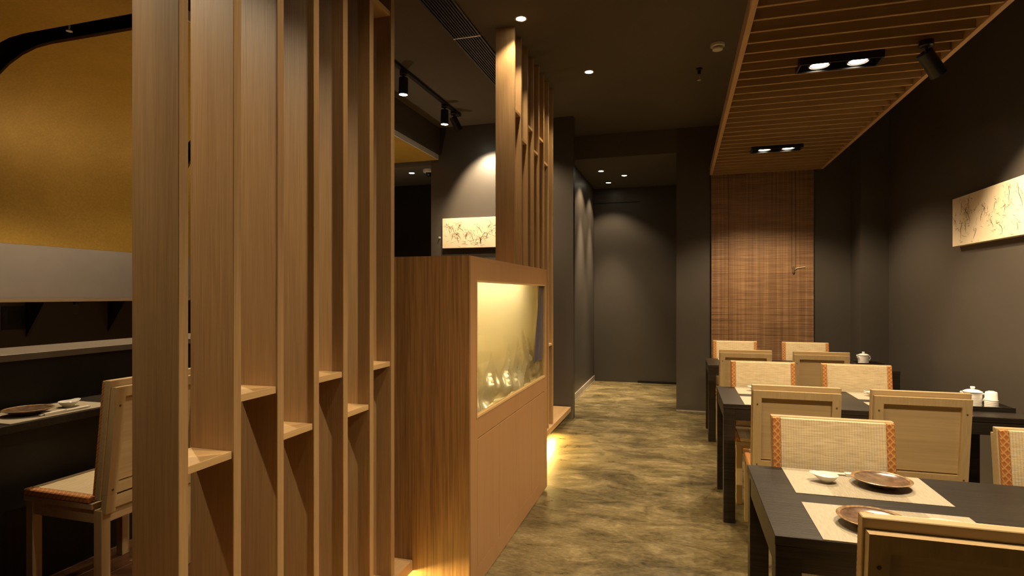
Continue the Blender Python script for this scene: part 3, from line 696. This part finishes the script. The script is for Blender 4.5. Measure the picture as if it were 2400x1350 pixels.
# spotlight clipped to the slatted panel, aimed at the wall canvas
def track_spot(name, label, loc, target, energy, size, group, stem=.06, lamp=True, cat='spotlight', blend=.5):
    t = thing(name, label, cat, loc, 0, group)
    bm = bmesh.new(); lathe(bm, [(.036, 0), (.036, -.028), (.030, -.034)], 20); obj('adapter', bm, 'black_metal', t, smooth=True)
    bm = bmesh.new(); tube(bm, [(0, 0, -.03), (0, 0, -.03 - stem)], .008, 8); obj('stem', bm, 'black_metal', t)
    piv = Vector((0, 0, -.03 - stem)); d = (Vector(target) - (Vector(loc) + piv)).normalized()
    q = d.to_track_quat('-Z', 'Y').to_euler()
    bm = bmesh.new(); lathe(bm, [(.02, .025), (.040, .02), (.042, -.13), (.038, -.13), (.037, -.120), (.0, -.119)], 24, cap=False)
    hd = obj('lamp_head', bm, 'black_metal', t, piv, q, smooth=True)
    if lamp:
        bm = bmesh.new(); lathe(bm, [(.0365, -.1285), (.0, -.1295)], 24, cap=False); obj('lens', bm, 'lamp', hd)
        spot(t, piv + d * .14, energy, size, blend, piv + d * 2)
    return t
track_spot('clip_spotlight', 'black cylinder spotlight under slatted panel aimed at wall canvas', (1.30, 3.66, PB + .008), (2.1, 4.12, 1.72), 250, 74, 'black spotlights', .05)

# ------------------------------------------------------------------ ceiling track, spots, downlights, grille, detectors
tk = thing('lighting_track', 'long black lighting track on the ceiling above the bar', 'track', (-2.385, 3.6, ZC))
box('rail', (-.018, .018, -4.4, 2.30, -.028, 0), 'black_metal', tk); box('end_cap', (-.026, .026, 2.30, 2.36, -.034, 0), 'black_metal', tk)
track_spot('track_spotlight', 'black track spotlight pointing straight down above the bar', (-2.385, 4.62, ZC - .028), (-2.45, 4.64, 0), 75, 100, 'black spotlights', .05)
track_spot('track_spotlight', 'black downward track spotlight next to the tilted one', (-2.385, 5.55, ZC - .028), (-2.44, 5.58, 0), 85, 120, 'black spotlights', .05)
track_spot('track_spotlight', 'tilted black track spotlight at the track end', (-2.385, 5.80, ZC - .028), (-1.86, 6.5, 2.0), 210, 96, 'black spotlights', .05)
track_spot('track_spotlight', 'black track spotlight aimed at the front slat screen', (-2.385, 0.35, ZC - .028), (-1.40, 1.85, 1.15), 165, 50, 'black spotlights', .05, blend=1.0)
def downlight(label, x, y, z, energy, size=110, blend=.5, target=None, col=WARM, beam=0):
    t = thing('downlight', label, 'downlight', (x, y, z), 0, 'round recessed downlights')
    bm = bmesh.new(); lathe(bm, [(.047, 0), (.046, -.005), (.036, -.005), (.034, -.001)], 28, cap=False); obj('trim_ring', bm, 'alu', t, smooth=True)
    bm = bmesh.new(); lathe(bm, [(.035, -.0035), (.0, -.004)], 24, cap=False); obj('lens', bm, 'lamp', t)
    spot(t, (0, 0, -.012), energy, size, blend, target, col)
    if beam: spot(t, (0, 0, -.012), beam, 52, 1.0, None, col)
    return t
downlight('recessed downlight just above the screen behind the cabinet', -1.125, 4.03, ZC, 60, 115, beam=60)
downlight('recessed downlight over the aisle before the corridor', -0.80, 5.17, ZC, 65, 115, beam=130)
downlight('corridor downlight close to left wall near its mouth', -1.07, 8.0, ZL, 110, 114, beam=750)
downlight('corridor downlight standing away from the left wall', -0.785, 8.39, ZL, 22, 84)
downlight('corridor downlight close to left wall near its end', -1.07, 8.86, ZL, 75, 108, beam=520)
downlight('recessed downlight over the aisle alongside the front slat screen', -0.20, 1.50, ZC, 80, 115)
downlight('recessed downlight over the aisle alongside the glazed cabinet', -0.15, 2.3, ZC, 75, 115)
downlight('recessed downlight in the low alcove ceiling by the dome camera', -3.35, 6.72, 3.0, 6, 100)
gr = thing('ceiling_grille', 'long black linear air grille in the ceiling', 'grille', (-1.61, 4.4, ZC))
for (ya, yb) in ((-1.6, -.22), (-.21, 1.3)):
    box('edge_frame', (-.115, -.10, ya, yb, -.012, 0), 'black_metal', gr); box('edge_frame', (.10, .115, ya, yb, -.012, 0), 'black_metal', gr)
    box('backing', (-.10, .10, ya, yb, -.003, 0), 'black_panel', gr, bevel=0)
    for k in range(9): box('blade', (-.088 + k * .021, -.080 + k * .021, ya, yb, -.011, -.003), 'black_metal', gr, bevel=0)
box('joint_strip', (-.115, .115, -.222, -.208, -.013, -.0), 'alu', gr)
sd = thing('smoke_detector', 'round white smoke detector on the dark ceiling', 'smoke detector', (0.288, 4.90, ZC))
bm = bmesh.new(); lathe(bm, [(.055, 0), (.055, -.02), (.048, -.026)], 28); obj('base', bm, 'white_plastic', sd, smooth=True)
bm = bmesh.new(); lathe(bm, [(.034, -.026), (.034, -.034)], 24); obj('vent_gap', bm, 'ink', sd)
bm = bmesh.new(); lathe(bm, [(.042, -.034), (.040, -.046), (.018, -.052), (0, -.053)], 28, cap=False); obj('cap', bm, 'white_plastic', sd, smooth=True)
dc = thing('dome_camera', 'white dome camera under the low alcove ceiling', 'camera', (-3.06, 6.62, 3.0))
bm = bmesh.new(); lathe(bm, [(.075, 0), (.075, -.03), (.055, -.04)], 28); obj('base', bm, 'white_plastic', dc, smooth=True)
bm = bmesh.new(); lathe(bm, [(.045, -.04), (.042, -.062), (.026, -.082), (0, -.088)], 24, cap=False); obj('dome', bm, 'black_metal', dc, smooth=True)
# lamps inside the canopy slots
for (xx, yy, e, lab) in ((-3.075, 2.62, 190, 'slot lamp of gold canopy over the bar seats'), (-3.4, 4.375, 30, 'slot lamp of gold canopy over the far bar end')):
    t = thing('slot_lamp', lab, 'light', (xx, yy, ZS + .11), 0, 'slot lamps')
    bm = bmesh.new(); lathe(bm, [(.04, 0), (.04, -.06), (.036, -.06), (.034, -.05)], 20, cap=False); obj('can', bm, 'black_metal', t)
    bm = bmesh.new(); lathe(bm, [(.034, -.052), (0, -.053)], 20, cap=False); obj('lens', bm, 'lamp_dim', t)
    spot(t, (0, 0, -.065), e, 120, .4)

# small uplights added out of sight on the bar ledge to brighten the canopy
def uplight(label, loc, target, energy):
    t = thing('added_uplight', label, 'light', loc, 0, 'added ledge uplights')
    bm = bmesh.new(); lathe(bm, [(.045, 0), (.045, .012), (.012, .016), (.012, .045)], 20); obj('base', bm, 'black_metal', t, smooth=True)
    piv = Vector((0, 0, .075)); d = (Vector(target) - (Vector(loc) + piv)).normalized(); q = d.to_track_quat('Z', 'Y').to_euler()
    bm = bmesh.new(); lathe(bm, [(.028, -.035), (.040, -.03), (.042, .045), (.038, .045), (.036, .035)], 20, cap=False); hd = obj('lamp_head', bm, 'black_metal', t, piv, q, smooth=True)
    bm = bmesh.new(); lathe(bm, [(.037, .040), (0, .041)], 20, cap=False); obj('lens', bm, 'lamp_dim', hd)
    spot(t, piv + d * .055, energy, 130, .8, piv + d * 2)
uplight('added black uplight on the bar ledge behind slats', (-3.2, 4.0, 1.139), (-4.3, 3.2, 2.9), 36)
uplight('added black uplight near the far end of bar ledge', (-3.2, 5.5, 1.139), (-3.5, 5.5, 3.05), 34)
